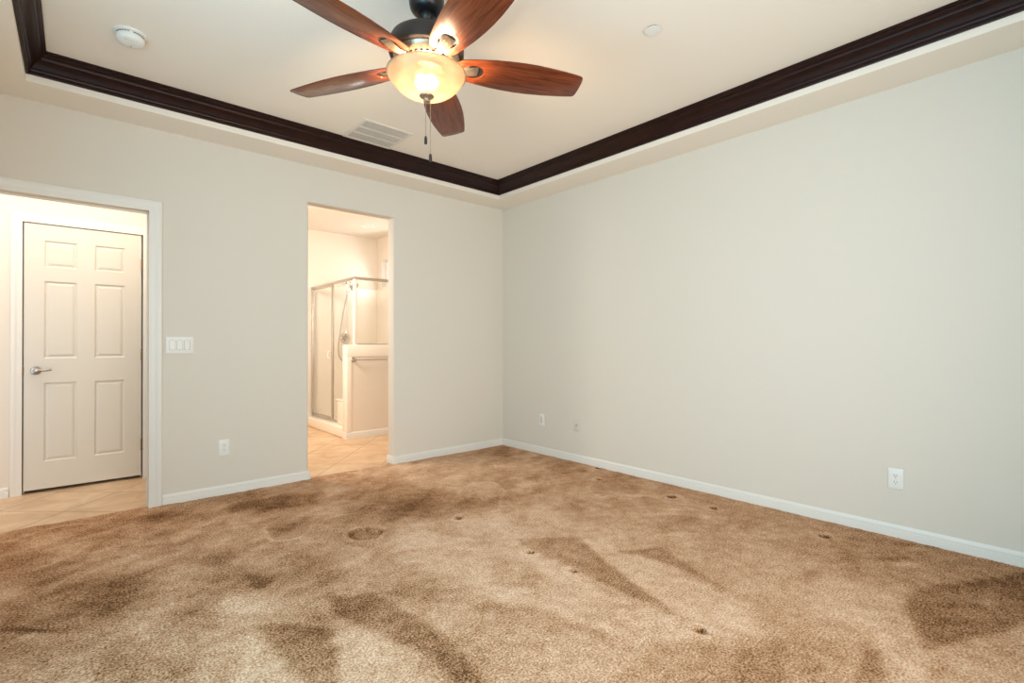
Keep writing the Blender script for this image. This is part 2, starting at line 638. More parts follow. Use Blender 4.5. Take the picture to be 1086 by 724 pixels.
# carpet -----------------------------------------------------------
PATCH_GAIN = 0.68
PATCH = [
 (-0.55, 0.02, [(-1.74, -2.18), (-1.44, -2.42), (-1.55, -2.63), (-1.68, -2.95), (-1.75, -3.16), (-1.8, -3.31), (-1.8, -3.14), (-1.8, -2.88), (-1.79, -2.63), (-1.8, -2.31)]),
 (-0.5, 0.02, [(-1.48, -2.63), (-1.36, -2.75), (-1.2, -2.82), (-1.31, -3.08), (-1.4, -3.29), (-1.42, -3.37), (-1.4, -3.21), (-1.37, -2.99), (-1.39, -2.81)]),
 (-0.35, 0.03, [(-2.03, -2.27), (-1.93, -2.41), (-2.0, -2.72), (-2.12, -2.64), (-2.22, -2.52)]),
 (-0.35, 0.04, [(-2.07, -3.32), (-1.94, -3.4), (-1.64, -3.64), (-1.88, -3.75), (-1.99, -3.79), (-2.48, -3.36), (-2.35, -3.34)]),
 (-0.3, 0.03, [(-2.38, -2.6), (-2.32, -2.64), (-2.19, -2.82), (-2.18, -3.0), (-2.11, -3.14), (-2.14, -3.19), (-2.23, -3.04), (-2.3, -2.98), (-2.3, -2.8), (-2.42, -2.65)]),
 (0.35, 0.04, [(-1.85, -2.39), (-1.82, -2.67), (-1.82, -2.9), (-1.83, -3.29), (-1.87, -3.38), (-2.08, -3.28), (-2.12, -3.16), (-2.17, -2.99), (-2.13, -2.85)]),
 (0.4, 0.03, [(-1.46, -2.46), (-1.38, -2.8), (-1.44, -3.2), (-1.46, -3.42), (-1.68, -3.55), (-1.78, -3.33), (-1.69, -3.01), (-1.54, -2.66)]),
 (0.2, 0.05, [(-2.25, -2.55), (-2.12, -2.7), (-2.13, -2.88), (-2.18, -2.81), (-2.3, -2.61)]),
 (-0.7, 0.025, [(-0.82, -3.88), (-0.58, -3.97), (-0.41, -4.08), (-0.1, -4.24), (0.17, -4.52), (-0.4, -4.5), (-0.76, -4.27), (-0.93, -4.2), (-1.3, -4.03), (-1.18, -3.99), (-1.02, -3.93)]),
 (-0.3, 0.06, [(-0.4, -3.38), (-0.13, -3.56), (0.05, -3.93), (0.06, -4.34), (-0.34, -4.25), (-0.7, -3.92), (-0.84, -3.66), (-0.76, -3.49), (-0.66, -3.2)]),
 (-0.6, 0.02, [(-1.42, -3.88), (-1.43, -3.91), (-1.63, -3.98), (-1.83, -4.04), (-1.96, -3.93), (-1.73, -3.89), (-1.56, -3.88)]),
 (0.3, 0.04, [(-0.96, -3.55), (-0.82, -3.72), (-0.84, -3.87), (-1.14, -3.98), (-1.33, -4.03), (-1.36, -3.91), (-1.29, -3.77), (-1.33, -3.62)]),
 (0.35, 0.02, [(-0.42, -4.14), (-0.65, -4.18), (-0.67, -4.12)]),
 (-0.25, 0.03, [(-1.78, -3.52), (-1.5, -3.74), (-1.39, -3.87), (-1.74, -3.86), (-1.98, -3.78), (-2.11, -3.67)]),
 (-0.6, 0.03, [(-2.86, -2.09), (-2.68, -2.22), (-2.65, -2.53), (-2.63, -2.75), (-2.66, -2.99), (-2.7, -3.16), (-2.77, -3.1), (-2.76, -2.98), (-2.75, -2.82), (-2.79, -2.6), (-2.86, -2.43), (-2.9, -2.27)]),
 (-0.55, 0.02, [(-3.18, -2.14), (-3.04, -2.24), (-2.96, -2.37), (-3.0, -2.56), (-3.06, -2.71), (-3.12, -2.84), (-3.12, -2.83), (-3.14, -2.64), (-3.16, -2.42)]),
 (0.35, 0.03, [(-2.94, -2.41), (-2.87, -2.43), (-2.83, -2.54), (-2.8, -2.79), (-2.78, -2.99), (-2.77, -3.14), (-3.11, -2.85), (-3.01, -2.6)]),
 (0.25, 0.03, [(-3.28, -2.17), (-3.2, -2.25), (-3.18, -2.46), (-3.14, -2.67), (-3.12, -2.83), (-3.37, -2.61)]),
 (-0.3, 0.04, [(-2.96, -2.11), (-2.91, -2.25), (-2.97, -2.41), (-3.02, -2.36), (-3.04, -2.24)]),
 (0.4, 0.08, [(-2.24, -1.44), (-1.82, -1.61), (-1.53, -1.88), (-1.7, -2.32), (-2.26, -2.71), (-2.36, -2.19), (-2.34, -1.76)]),
 (-0.55, 0.12, [(-1.88, -0.28), (-1.57, -0.63), (-1.52, -1.14), (-1.38, -1.45), (-1.01, -1.5), (-0.79, -1.46), (-0.86, -1.61), (-1.2, -1.66), (-1.56, -1.6), (-1.85, -1.54), (-2.16, -1.42), (-2.42, -1.21)]),
 (-0.3, 0.08, [(-0.46, 0.07), (-0.04, -0.04), (-0.14, -0.56), (-0.39, -0.55), (-0.58, -0.22)]),
 (0.3, 0.1, [(-1.5, -0.05), (-1.04, -0.17), (-0.56, -0.6), (-0.66, -0.97), (-1.23, -0.93), (-1.54, -0.58)]),
 (-0.6, 0.08, [(-2.86, -0.29), (-2.56, -0.27), (-2.28, -0.43), (-2.36, -0.74), (-2.67, -0.67), (-2.9, -0.52)]),
 (-0.5, 0.05, [(-2.85, -1.01), (-2.55, -0.94), (-2.5, -1.04), (-2.82, -1.17)]),
 (-0.4, 0.08, [(-3.35, -0.15), (-3.13, -0.26), (-3.06, -0.44), (-3.25, -0.41), (-3.37, -0.31)]),
 (-0.4, 0.06, [(-3.39, -0.58), (-3.3, -0.61), (-3.28, -0.75), (-3.4, -0.72)]),
]
BLOB = [
 (-0.98, -1.98, 0.048, -0.042, 0.103, 0.090, -0.45),
 (-0.33, -2.04, 0.046, -0.042, 0.116, 0.080, -0.4),
 (-0.75, -2.24, 0.052, -0.046, 0.091, 0.065, -0.4),
 (-0.53, -2.30, 0.032, -0.028, 0.113, 0.074, -0.45),
 (-0.69, -2.71, 0.052, -0.047, 0.067, 0.037, -0.45),
 (-0.49, -2.96, 0.084, -0.074, 0.144, 0.064, -0.3),
 (-0.77, -2.08, 0.160, -0.142, 0.234, 0.183, -0.2),
 (-0.88, -2.68, 0.055, -0.049, 0.061, 0.036, -0.35),
 (-3.87, -1.01, 0.099, -0.088, -0.007, 0.180, -0.4),
 (-3.61, -1.32, 0.145, -0.129, 0.008, 0.196, -0.4),
 (-3.63, -1.99, 0.069, -0.061, 0.008, 0.155, -0.5),
 (-3.19, -1.33, 0.064, -0.057, 0.017, 0.097, -0.35),
 (-3.08, -1.74, 0.049, -0.044, 0.027, 0.107, -0.4),
 (-3.96, -1.34, 0.044, -0.038, -0.009, 0.125, -0.45),
 (-3.46, -2.31, 0.049, -0.043, 0.012, 0.087, -0.5),
 (-3.62, -1.58, 0.080, -0.070, 0.004, 0.102, -0.3),
 (-3.35, -1.91, 0.051, -0.046, 0.011, 0.074, -0.35),
 (-3.84, -0.50, 0.104, -0.092, -0.006, 0.216, 0.3),
 (-3.53, -1.02, 0.161, -0.143, 0.013, 0.219, 0.3),
 (-3.25, -1.89, 0.134, -0.118, 0.032, 0.162, 0.3),
 (-3.42, -1.45, 0.088, -0.078, 0.019, 0.174, 0.2),
 (-3.03, -1.19, 0.174, -0.154, 0.040, 0.178, 0.2),
 (-3.40, -0.28, 0.160, -0.142, 0.014, 0.162, -0.3),
 (-3.94, -0.71, 0.128, -0.113, -0.015, 0.288, -0.25),
 (-3.05, -1.73, 0.070, -0.061, 0.029, 0.109, -0.4),
 (-2.82, -1.57, 0.088, -0.078, 0.042, 0.129, -0.3),
 (-2.77, -1.94, 0.090, -0.080, 0.046, 0.117, -0.35),
 (-2.60, -1.86, 0.097, -0.085, 0.044, 0.097, 0.15),
 (-3.06, -2.00, 0.082, -0.072, 0.029, 0.103, 0.25),
 (-2.57, -2.30, 0.113, -0.100, 0.046, 0.082, -0.35),
 (-2.48, -2.44, 0.111, -0.099, 0.056, 0.086, -0.3),
 (-2.07, -2.28, 0.130, -0.116, 0.133, 0.169, -0.25),
 (-1.99, -1.85, 0.074, -0.066, 0.064, 0.093, -0.3),
 (-0.54, -3.60, 0.055, -0.048, 0.103, 0.026, -0.35),
 (-0.39, -3.77, 0.054, -0.048, 0.034, 0.006, -0.45),
 (-0.43, -3.83, 0.048, -0.042, 0.032, 0.006, 0.6),
 (-0.12, -3.75, 0.042, -0.037, 0.029, 0.005, -0.35),
 (-0.14, -3.81, 0.045, -0.040, 0.033, 0.005, 0.5),
 (-0.05, -3.53, 0.045, -0.040, 0.026, 0.006, -0.35),
 (-3.87, -1.57, 0.078, -0.069, -0.001, 0.024, -0.9),
 (-3.86, -1.63, 0.064, -0.057, -0.002, 0.036, 0.5),
 (-0.71, -1.25, 0.046, -0.041, 0.040, 0.041, -0.4),
 (-0.83, -1.44, 0.065, -0.058, 0.036, 0.037, 0.3),
 (-0.22, -1.41, 0.034, -0.031, 0.032, 0.027, -0.4),
 (-0.10, -1.23, 0.035, -0.031, 0.041, 0.035, 0.4),
 (-0.44, -2.21, 0.066, -0.059, 0.029, 0.019, 0.5),
 (-0.59, -2.53, 0.036, -0.031, 0.037, 0.022, 0.45),
 (-0.54, -2.75, 0.024, -0.021, 0.043, 0.022, 0.45),
 (-0.75, -2.49, 0.079, -0.070, 0.024, 0.015, 0.4),
 (-1.45, -2.70, 0.067, -0.060, 0.018, 0.013, -0.5),
 (-0.96, -2.79, 0.135, -0.120, 0.024, 0.013, 0.4),
 (-0.91, -3.54, 0.040, -0.036, 0.073, 0.022, -0.45),
 (-1.41, -4.08, 0.029, -0.026, 0.059, 0.008, -0.35),
 (-0.53, -3.32, 0.035, -0.032, 0.052, 0.017, 0.3),
 (-0.27, -3.60, 0.035, -0.031, 0.144, 0.033, 0.2),
]
DENT = [
 (-2.389, -1.491, 0.096, 0.016),
 (-1.800, -1.657, 0.021, 0.012),
 (-1.816, -2.377, 0.021, 0.02),
 (-1.807, -2.695, 0.015, 0.025),
 (-1.814, -3.393, 0.021, 0.028),
 (-0.305, -2.367, 0.033, 0.02),
 (-0.320, -2.708, 0.025, 0.02),
 (-0.334, -1.681, 0.020, 0.015),
 (-0.033, -1.436, 0.027, 0.01),
 (-0.309, -3.401, 0.029, 0.02),
]


def smoothstep(x):
    x = np.clip(x, 0, 1)
    return x * x * (3 - 2 * x)


def poly_mask(X, Y, poly, soft):
    """1 inside, 0 outside, soft edge by the signed distance."""
    d2 = np.full(X.shape, 1e9)
    inside = np.zeros(X.shape, bool)
    n = len(poly)
    for i in range(n):
        ax, ay = poly[i]
        bx, by = poly[(i + 1) % n]
        ex, ey = bx - ax, by - ay
        L2 = ex * ex + ey * ey + 1e-12
        t = np.clip(((X - ax) * ex + (Y - ay) * ey) / L2, 0, 1)
        d2 = np.minimum(d2, (X - ax - t * ex) ** 2 + (Y - ay - t * ey) ** 2)
        cond = (ay > Y) != (by > Y)
        with np.errstate(divide='ignore', invalid='ignore'):
            xi = ax + (Y - ay) * ex / (ey if abs(ey) > 1e-9 else 1e-9)
        inside ^= cond & (X < xi)
    sd = np.where(inside, 1, -1) * np.sqrt(d2)
    return smoothstep(0.5 + sd / (2 * soft))


def value_noise(X, Y, cell, seed, ang=0.0, stretch=1.0):
    ca, sa = math.cos(ang), math.sin(ang)
    U = (X * ca + Y * sa) / (cell * stretch) + 50
    V = (-X * sa + Y * ca) / cell + 50
    rs = np.random.RandomState(seed)
    G = rs.rand(700, 700)
    iu, iv = np.floor(U).astype(int), np.floor(V).astype(int)
    fu, fv = smoothstep(U - iu), smoothstep(V - iv)
    iu %= 699
    iv %= 699
    return (G[iu, iv] * (1 - fu) * (1 - fv) + G[iu + 1, iv] * fu * (1 - fv) + G[iu, iv + 1] * (1 - fu) * fv + G[iu + 1, iv + 1] * fu * fv) - 0.5


STEP = 0.0125
xs = np.arange(XL, 0.0001, STEP)
xs[-1] = 0.0
ys = np.append(np.arange(YF, 0.0, STEP), np.arange(0.0, 0.066, 0.011))
X, Y = np.meshgrid(xs, ys, indexing='ij')
wx = X + 0.05 * value_noise(X, Y, 0.22, 1) + 0.02 * value_noise(X, Y, 0.07, 2)
wy = Y + 0.05 * value_noise(X, Y, 0.22, 3) + 0.02 * value_noise(X, Y, 0.07, 4)
# base tone: darker to the left and by the right wall, palest mid-floor
pile = 0.60 - 0.20 * smoothstep((-2.15 - X) / 0.9) + 0.10 * np.exp(-(((X + 1.6) / 0.9) ** 2 + ((Y + 2.5) / 1.0) ** 2)) - 0.12 * smoothstep((X + 0.75) / 0.6)
for a, s, poly in PATCH:
    k = min(1.0, max(0.15, (s - 0.015) / 0.05))
    pile += PATCH_GAIN * (a if a < 0 else 0.7 * a) * poly_mask(X + k * (wx - X), Y + k * (wy - Y), poly, s)
for cx, cy, ax, ay, bx, by, a in BLOB:
    det = ax * by - ay * bx
    dx, dy = wx - cx, wy - cy
    p_, q_ = (dx * by - dy * bx) / det, (-dx * ay + dy * ax) / det
    pile += PATCH_GAIN * a * np.exp(-(p_ * p_ + q_ * q_) * 0.9)
# footprints and brushed pile near the walls are busier than the vacuumed middle
busy = np.clip(0.35 + 0.65 * smoothstep((Y + 2.6) / 1.4) + 0.4 * smoothstep((-2.6 - X) / 1.0), 0, 1.0)
pile += busy * (0.36 * value_noise(wx, wy, 0.20, 11, 0.75, 2.0) + 0.42 * value_noise(wx, wy, 0.085, 12, 0.5, 1.9))
rid = value_noise(wx, wy, 0.24, 31, 0.9, 1.5)
mk = np.clip(value_noise(X, Y, 0.35, 32) * 3.0, 0, 1)
pile += 0.42 * busy * mk * np.clip(1 - np.abs(rid) / 0.035, 0, 1)
pile += 0.14 * value_noise(wx, wy, 0.5, 13) + 0.16 * value_noise(X, Y, 0.045, 14, 2.3, 1.6)
Z = 0.005 * value_noise(X, Y, 0.12, 21) * busy + 0.0035 * value_noise(X, Y, 0.045, 22) + 0.003 * value_noise(X, Y, 0.0125, 23)
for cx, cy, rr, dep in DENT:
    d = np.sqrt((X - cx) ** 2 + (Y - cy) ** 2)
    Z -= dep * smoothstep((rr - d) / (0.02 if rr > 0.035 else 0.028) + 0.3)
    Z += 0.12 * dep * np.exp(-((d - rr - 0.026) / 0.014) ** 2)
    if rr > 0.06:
        pile -= 0.4 * np.exp(-((d - rr) / 0.012) ** 2)  # shade along the rim of the big dent, painted into the pile tone
    pile -= (0.22 if rr > 0.06 else 0.95) * smoothstep((rr - d) / 0.012 + 0.5)  # recess shade of the dents put into the colour as well
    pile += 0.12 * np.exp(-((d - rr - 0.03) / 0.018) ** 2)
Z -= 0.012 * smoothstep((Y - 0.03) / 0.035)
nx, ny = X.shape
verts = np.stack([X, Y, Z], -1).reshape(-1, 3)
idx = np.arange(nx * ny).reshape(nx, ny)
q = np.stack([idx[:-1, :-1], idx[1:, :-1], idx[1:, 1:], idx[:-1, 1:]], -1)
xc = 0.5 * (xs[:-1] + xs[1:])[:, None] + 0 * ys[None, :-1]
yc = 0.5 * (ys[:-1] + ys[1:])[None, :] + 0 * xs[:-1, None]
keep = (yc < 0) | ((xc > DX0) & (xc < DX1)) | ((xc > BX0) & (xc < BX1) & (yc < 0.03))
q = q[keep]
me = bpy.data.meshes.new('floor')
me.vertices.add(len(verts))
me.vertices.foreach_set('co', verts.ravel())
me.loops.add(q.size)
me.loops.foreach_set('vertex_index', q.ravel().astype(np.int32))
me.polygons.add(len(q))
me.polygons.foreach_set('loop_start', np.arange(0, q.size, 4, dtype=np.int32))
me.polygons.foreach_set('use_smooth', np.ones(len(q), bool))
me.update(calc_edges=True)
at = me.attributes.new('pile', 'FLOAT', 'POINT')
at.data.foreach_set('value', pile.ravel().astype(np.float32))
me.materials.append(M_carpet)
fl = link(bpy.data.objects.new('floor', me))
fl['kind'] = 'structure'
fl['label'] = 'tan cut pile carpet with vacuum marks and furniture dents'
fl['category'] = 'carpet'

bm = new()
box(bm, -5.3, TW, 0.0, YN + 0.1, -0.06, -0.012)
struct('floor', bm, M_tile, 'beige diagonal floor tile of the hall and bathroom', 'floor')
bm = new()
box(bm, XL - TW, TW, YF - TW, 0.0, -0.09, -0.04)
struct('floor', bm, M_slot, 'subfloor under the carpet', 'floor')

# hall and bathroom shells
bm = new()
HX0, HX1, HZ = -4.062, -3.304, 2.152     # hall door frame opening
box(bm, -5.3, HX0 - 0.02, HY, HY + 0.12, -0.03, 3.0)
box(bm, HX1 + 0.02, -3.1, HY, HY + 0.12, -0.03, 3.0)
box(bm, HX0 - 0.02, HX1 + 0.02, HY, HY + 0.12, HZ + 0.02, 3.0)
struct('wall_hall', bm, M_bath, 'cream hall wall around the panel door', 'wall')
bm = new()
box(bm, HX0 - 0.3, HX1 + 0.2, HY + 0.5, HY + 0.55, -0.03, 2.6)
box(bm, HX0 - 0.35, HX0 - 0.3, HY + 0.12, HY + 0.55, -0.03, 2.6)
box(bm, HX1 + 0.2, HX1 + 0.203, HY + 0.12, HY + 0.55, -0.03, 2.6)
box(bm, HX0 - 0.35, HX1 + 0.2, HY + 0.12, HY + 0.55, 2.6, 2.65)
struct('wall_closet', bm, M_bath, 'closet walls behind the hall panel door', 'wall')
bm = new()
box(bm, -5.4, -5.3, TW, HY, -0.03, 3.0)
struct('wall_hall_end', bm, M_bath, 'end wall of the hall, outside the frame', 'wall')
bm = new()
box(bm, -5.3, -3.1, TW, HY, ZS, 2.8)
struct('ceiling_hall', bm, M_bath, 'cream hall ceiling', 'ceiling')
bm = new()
box(bm, -3.1, -3.0, TW, YN, -0.03, 3.0)
struct('wall_bath_left', bm, M_bath, 'cream wall between the hall and the bathroom', 'wall')
bm = new()
box(bm, -3.1, TW, YN, YN + 0.1, -0.03, 3.0)
struct('wall_bath_back', bm, M_bath, 'cream bathroom wall behind the shower', 'wall')
bm = new()
BW = (2.05, 3.055, 2.105, 2.545)      # high bathroom window: y0, y1, z0, z1
box(bm, 0, TW, TW, BW[0], -0.03, 3.0)
box(bm, 0, TW, BW[1], YN, -0.03, 3.0)
box(bm, 0, TW, BW[0], BW[1], -0.03, BW[2])
box(bm, 0, TW, BW[0], BW[1], BW[3], 3.0)
struct('wall_bath_right', bm, M_bath, 'cream bathroom wall with the high window', 'wall')
bm = new()
box(bm, -3.0, 0, TW, YN, ZT, 3.0)
struct('ceiling_bath', bm, M_bath, 'cream bathroom ceiling', 'ceiling')


def window(name, lo, hi, axis, c, label):
    """frame with a mullion and two panes in the plane axis = c."""
    def B(bm, a0, a1, z0, z1, t0, t1):
        if axis == 'x':
            box(bm, c + t0, c + t1, a0, a1, z0, z1)
        else:
            box(bm, a0, a1, c + t0, c + t1, z0, z1)
    (a0, z0), (a1, z1) = lo, hi
    bm = new()
    f = 0.035
    B(bm, a0, a1, z0, z0 + f, -0.02, 0.02)
    B(bm, a0, a1, z1 - f, z1, -0.02, 0.02)
    B(bm, a0, a0 + f, z0 + f, z1 - f, -0.02, 0.02)
    B(bm, a1 - f, a1, z0 + f, z1 - f, -0.02, 0.02)
    am = (a0 + a1) / 2
    B(bm, am - 0.02, am + 0.02, z0 + f, z1 - f, -0.018, 0.018)
    o = struct(name, bm, M_trim, label, 'window')
    for p0, p1 in ((a0 + f, am - 0.02), (am + 0.02, a1 - f)):
        bm = new()
        B(bm, p0, p1, z0 + f, z1 - f, -0.003, 0.003)
        obj('pane', bm, M_glass, o)
    return o


window('assumed_left_window', (WY0, WZ0), (WY1, WZ1), 'x', XL - 0.10, 'white framed window assumed for the cool light, outside the frame')
window('added_front_window', (WX0, WZ0), (WX1, WZ1), 'y', YF - 0.10, 'white framed window added behind the camera for the warm fill')
window('window_2', (BW[0], BW[2]), (BW[1], BW[3]), 'x', 0.10, 'small high bathroom window above the shower')

# crown moulding ----------------------------------------------------
CP = [(0, 0), (0.010, 0), (0.013, 0.005), (0.013, 0.014), (0.019, 0.018), (0.022, 0.026), (0.022, 0.030), (0.029, 0.034), (0.034, 0.042), (0.041, 0.053), (0.050, 0.063),
      (0.062, 0.072), (0.070, 0.078), (0.073, 0.086), (0.073, 0.092), (0.081, 0.097), (0.086, 0.104), (0.086, 0.112), (0.093, 0.115), (0.093, 0.1275), (0, 0.1275)]
bm = new()
sweep(bm, [(TX0, TY0, 2.7825), (TX1, TY0, 2.7825), (TX1, TY1, 2.7825), (TX0, TY1, 2.7825)], CP, (0, 0, 1), closed=True)
struct('trim_1', bm, M_crown, 'dark brown stained crown moulding around the tray ceiling', 'crown moulding', angle=28)

# baseboards -------------------------------------------------------
BP = [(0, 0), (0.013, 0), (0.013, 0.044), (0.0125, 0.047), (0.008, 0.0485), (0.008, 0.0515), (0.0105, 0.053), (0.0105, 0.060), (0.009, 0.066), (0.006, 0.073), (0.003, 0.078), (0, 0.078)]


def baseboard(name, path, label, side, mat_=M_trim, z=-0.003):
    bm = new()
    sweep(bm, [(x, y, z) for x, y in path], BP, (0, 0, 1), side=side)
    return struct(name, bm, mat_, label, 'baseboard', angle=25)


baseboard('baseboard_right', [(0, YF), (0, 0)], 'white baseboard along the right wall', 1)
baseboard('baseboard_back', [(-0.013, 0), (BX1, 0), (BX1, TW)], 'white baseboard between the room corner and the bathroom opening', 1)
baseboard('baseboard_back', [(BX0, TW), (BX0, 0), (-3.27, 0)], 'white baseboard between the two openings', 1)
baseboard('baseboard_hall', [(HX0 - 0.075, HY), (-5.3, HY)], 'white baseboard left of the panel door', 1, z=-0.012)

# door casings and jambs ------------------------------------------
KP = [(0, 0), (0, 0.009), (0.010, 0.010), (0.022, 0.0125), (0.034, 0.012), (0.042, 0.014), (0.052, 0.0175), (0.064, 0.0185), (0.073, 0.018), (0.078, 0.014), (0.078, 0)]


def casing(name, x0, x1, ztop, y, yback, w_scale, label, stop=True, z0=-0.012, rv=0.006):
    prof = [(a * w_scale, b) for a, b in KP]
    bm = new()
    sweep(bm, [(x0, y, z0), (x0, y, ztop), (x1, y, ztop), (x1, y, z0)], prof, (0, -1, 0), side=1)
    # jamb lining, 6 mm reveal
    t = 0.016
    box(bm, x0 - rv - t, x0 - rv, y, yback, z0, ztop + rv + t)
    box(bm, x1 + rv, x1 + rv + t, y, yback, z0, ztop + rv + t)
    box(bm, x0 - rv, x1 + rv, y, yback, ztop + rv, ztop + rv + t)
    if stop:
        ys = (y + yback) / 2 + 0.01
        box(bm, x1 + rv - 0.011, x1 + rv, ys, ys + 0.035, z0, ztop + rv)
        box(bm, x0 - rv, x0 - rv + 0.011, ys, ys + 0.035, z0, ztop + rv)
        box(bm, x0 - rv + 0.011, x1 + rv - 0.011, ys, ys + 0.035, ztop + rv - 0.011, ztop + rv)
    return struct(name, bm, M_trim, label, 'door casing', angle=25)


c1 = casing('trim_2', DX0 + 0.022, DX1 - 0.002, DZ - 0.002, 0.0, TW, 1.0, 'white moulded casing around the hall opening')
# the jamb of the wide opening carries a latch strike
bm = new()
box(bm, -0.0015, 0.0, -0.012, 0.012, -0.029, 0.029, 0.0007)
s = obj('strike_plate', bm, M_nickel, c1)
s.location = (DX1 + 0.0035, 0.032, 0.972)
s['label'] = 'satin metal strike plate'
c2 = casing('trim_3', HX0 - 0.002, HX1 + 0.006, HZ - 0.001, HY, HY + 0.12, 0.84, 'white moulded casing around the panel door', rv=0.001)

# ------------------------------------------------------------------ hall door
D0, D1, DB, DT = -4.056, -3.310, 0.014, 2.146
bm = new()
xs_ = [D0, -3.940, -3.737, -3.628, -3.424, D1]
zs_ = [DB, 0.232, 0.868, 1.063, 1.690, 1.802, 2.018, DT]
yf = HY + 0.004
gv = [[bm.verts.new((x, yf, z)) for z in zs_] for x in xs_]
pf = []
for i in range(5):
    for j in range(7):
        f = bm.faces.new((gv[i][j], gv[i + 1][j], gv[i + 1][j + 1], gv[i][j + 1]))
        if i in (1, 3) and j in (1, 3, 5):
            pf.append(f)
bm.normal_update()
bmesh.ops.inset_individual(bm, faces=pf, thickness=0.004, depth=-0.002)
bmesh.ops.inset_individual(bm, faces=pf, thickness=0.012, depth=-0.009)
bmesh.ops.inset_individual(bm, faces=pf, thickness=0.004, depth=0.0)
bmesh.ops.inset_individual(bm, faces=pf, thickness=0.026, depth=0.0075)
# sides and back
b_edges = [e for e in bm.edges if len(e.link_faces) == 1]
r = bmesh.ops.extrude_edge_only(bm, edges=b_edges)
nv = [g for g in r['geom'] if isinstance(g, bmesh.types.BMVert)]
for v in nv:
    v.co.y = yf + 0.035
bmesh.ops.contextual_create(bm, geom=[e for e in bm.edges if len(e.link_faces) == 1])
door = struct('door_1', bm, M_door, 'closed cream six panel door at the back of the hall', 'door', angle=20)
h = bpy.data.objects.new('lever_handle', None)
bm = new()
lathe(bm, [(0, 0.0), (0.033, 0.0), (0.033, -0.004), (0.030, -0.009), (0.020, -0.013), (0.014, -0.016), (0.0115, -0.030), (0.012, -0.048), (0.010, -0.054), (0, -0.055)], 32, 'Y', (-3.986, yf, 0.968))
tube(bm, smooth_path([(-3.986, yf - 0.046, 0.968), (-3.965, yf - 0.047, 0.970), (-3.94, yf - 0.045, 0.970), (-3.915, yf - 0.045, 0.971), (-3.893, yf - 0.048, 0.976)], 6), 0.0065, 12, flat=0.009)
o = obj('lever_handle', bm, M_nickel, door)
o['label'] = 'satin nickel lever handle'
bm = new()
box(bm, D0 - 0.0045, D0 + 0.001, yf - 0.003, yf + 0.022, 0.935, 0.997, 0.0006)
obj('latch_plate', bm, M_brass, door)
for hz in (1.884, 1.084, 0.285):
    bm = new()
    for k in range(5):
        za = hz - 0.05 + k * 0.02
        lathe(bm, [(0, za + 0.0006), (0.0062, za + 0.0006), (0.0062, za + 0.0194), (0, za + 0.0194)], 14, 'Z', (D1 + 0.004, yf - 0.006, 0))
    lathe(bm, [(0, hz + 0.0494), (0.004, hz + 0.0494), (0.0045, hz + 0.054), (0, hz + 0.057)], 14, 'Z', (D1 + 0.004, yf - 0.006, 0))
    box(bm, D1 - 0.001, D1 + 0.010, yf - 0.004, yf - 0.0005, hz - 0.05, hz + 0.05)
    obj('hinge', bm, M_brass, door)

# ------------------------------------------------------------------ ceiling fan
FX, FY, FZ = -2.5197, -2.4142, 2.4824
fan = thing('ceiling_fan', 'bronze ceiling fan with five cherry wood blades and a lit glass bowl', 'ceiling fan', (FX, FY, ZT))
z0 = -ZT                      # local z = world z - ZT


def L(prof):
    return [(r, z + z0) for r, z in prof]


bm = new()
lathe(bm, L([(0, 2.91), (0.074, 2.91), (0.079, 2.900), (0.081, 2.86), (0.082, 2.80), (0.081, 2.765), (0.076, 2.742), (0.066, 2.727), (0.054, 2.719), (0.045, 2.716), (0, 2.716)]), 56)
obj('canopy', bm, M_black, fan)
bm = new()
lathe(bm, L([(0.0, 2.717), (0.036, 2.717), (0.039, 2.711), (0.039, 2.703), (0.033, 2.697), (0.030, 2.690), (0.024, 2.682), (0.018, 2.672), (0.0165, 2.60), (0, 2.60)]), 40)
obj('downrod', bm, M_black, fan)
bm = new()
lathe(bm, L([(0, 2.626), (0.030, 2.626), (0.034, 2.622), (0.060, 2.619), (0.120, 2.612), (0.148, 2.604), (0.163, 2.592), (0.171, 2.575), (0.174, 2.550), (0.174, 2.530), (0.171, 2.520), (0.162, 2.515), (0, 2.515)]), 72)
obj('motor_housing', bm, M_bronze, fan)
bm = new()
lathe(bm, L([(0, 2.516), (0.150, 2.516), (0.153, 2.512), (0.151, 2.506), (0.140, 2.494), (0.126, 2.484), (0.114, 2.481), (0.095, 2.478), (0.082, 2.474), (0.080, 2.460), (0.076, 2.456), (0, 2.455)]), 72)
plate = obj('switch_housing', bm, M_pewter, fan)
bm = new()
for k in range(30):
    a = 2 * PI * k / 30
    c, s_ = math.cos(a), math.sin(a)
    pts = [(0.1185, 2.484 + z0, -0.0075), (0.1185, 2.484 + z0, 0.0075)]
    tube(bm, [(r * c - t * s_, r * s_ + t * c, zz) for r, zz, t in ((0.1225, 2.4805 + z0, -0.0075), (0.1225, 2.4805 + z0, 0.0075))], 0.0034, 8)
obj('vent_ring', bm, M_slot, plate)

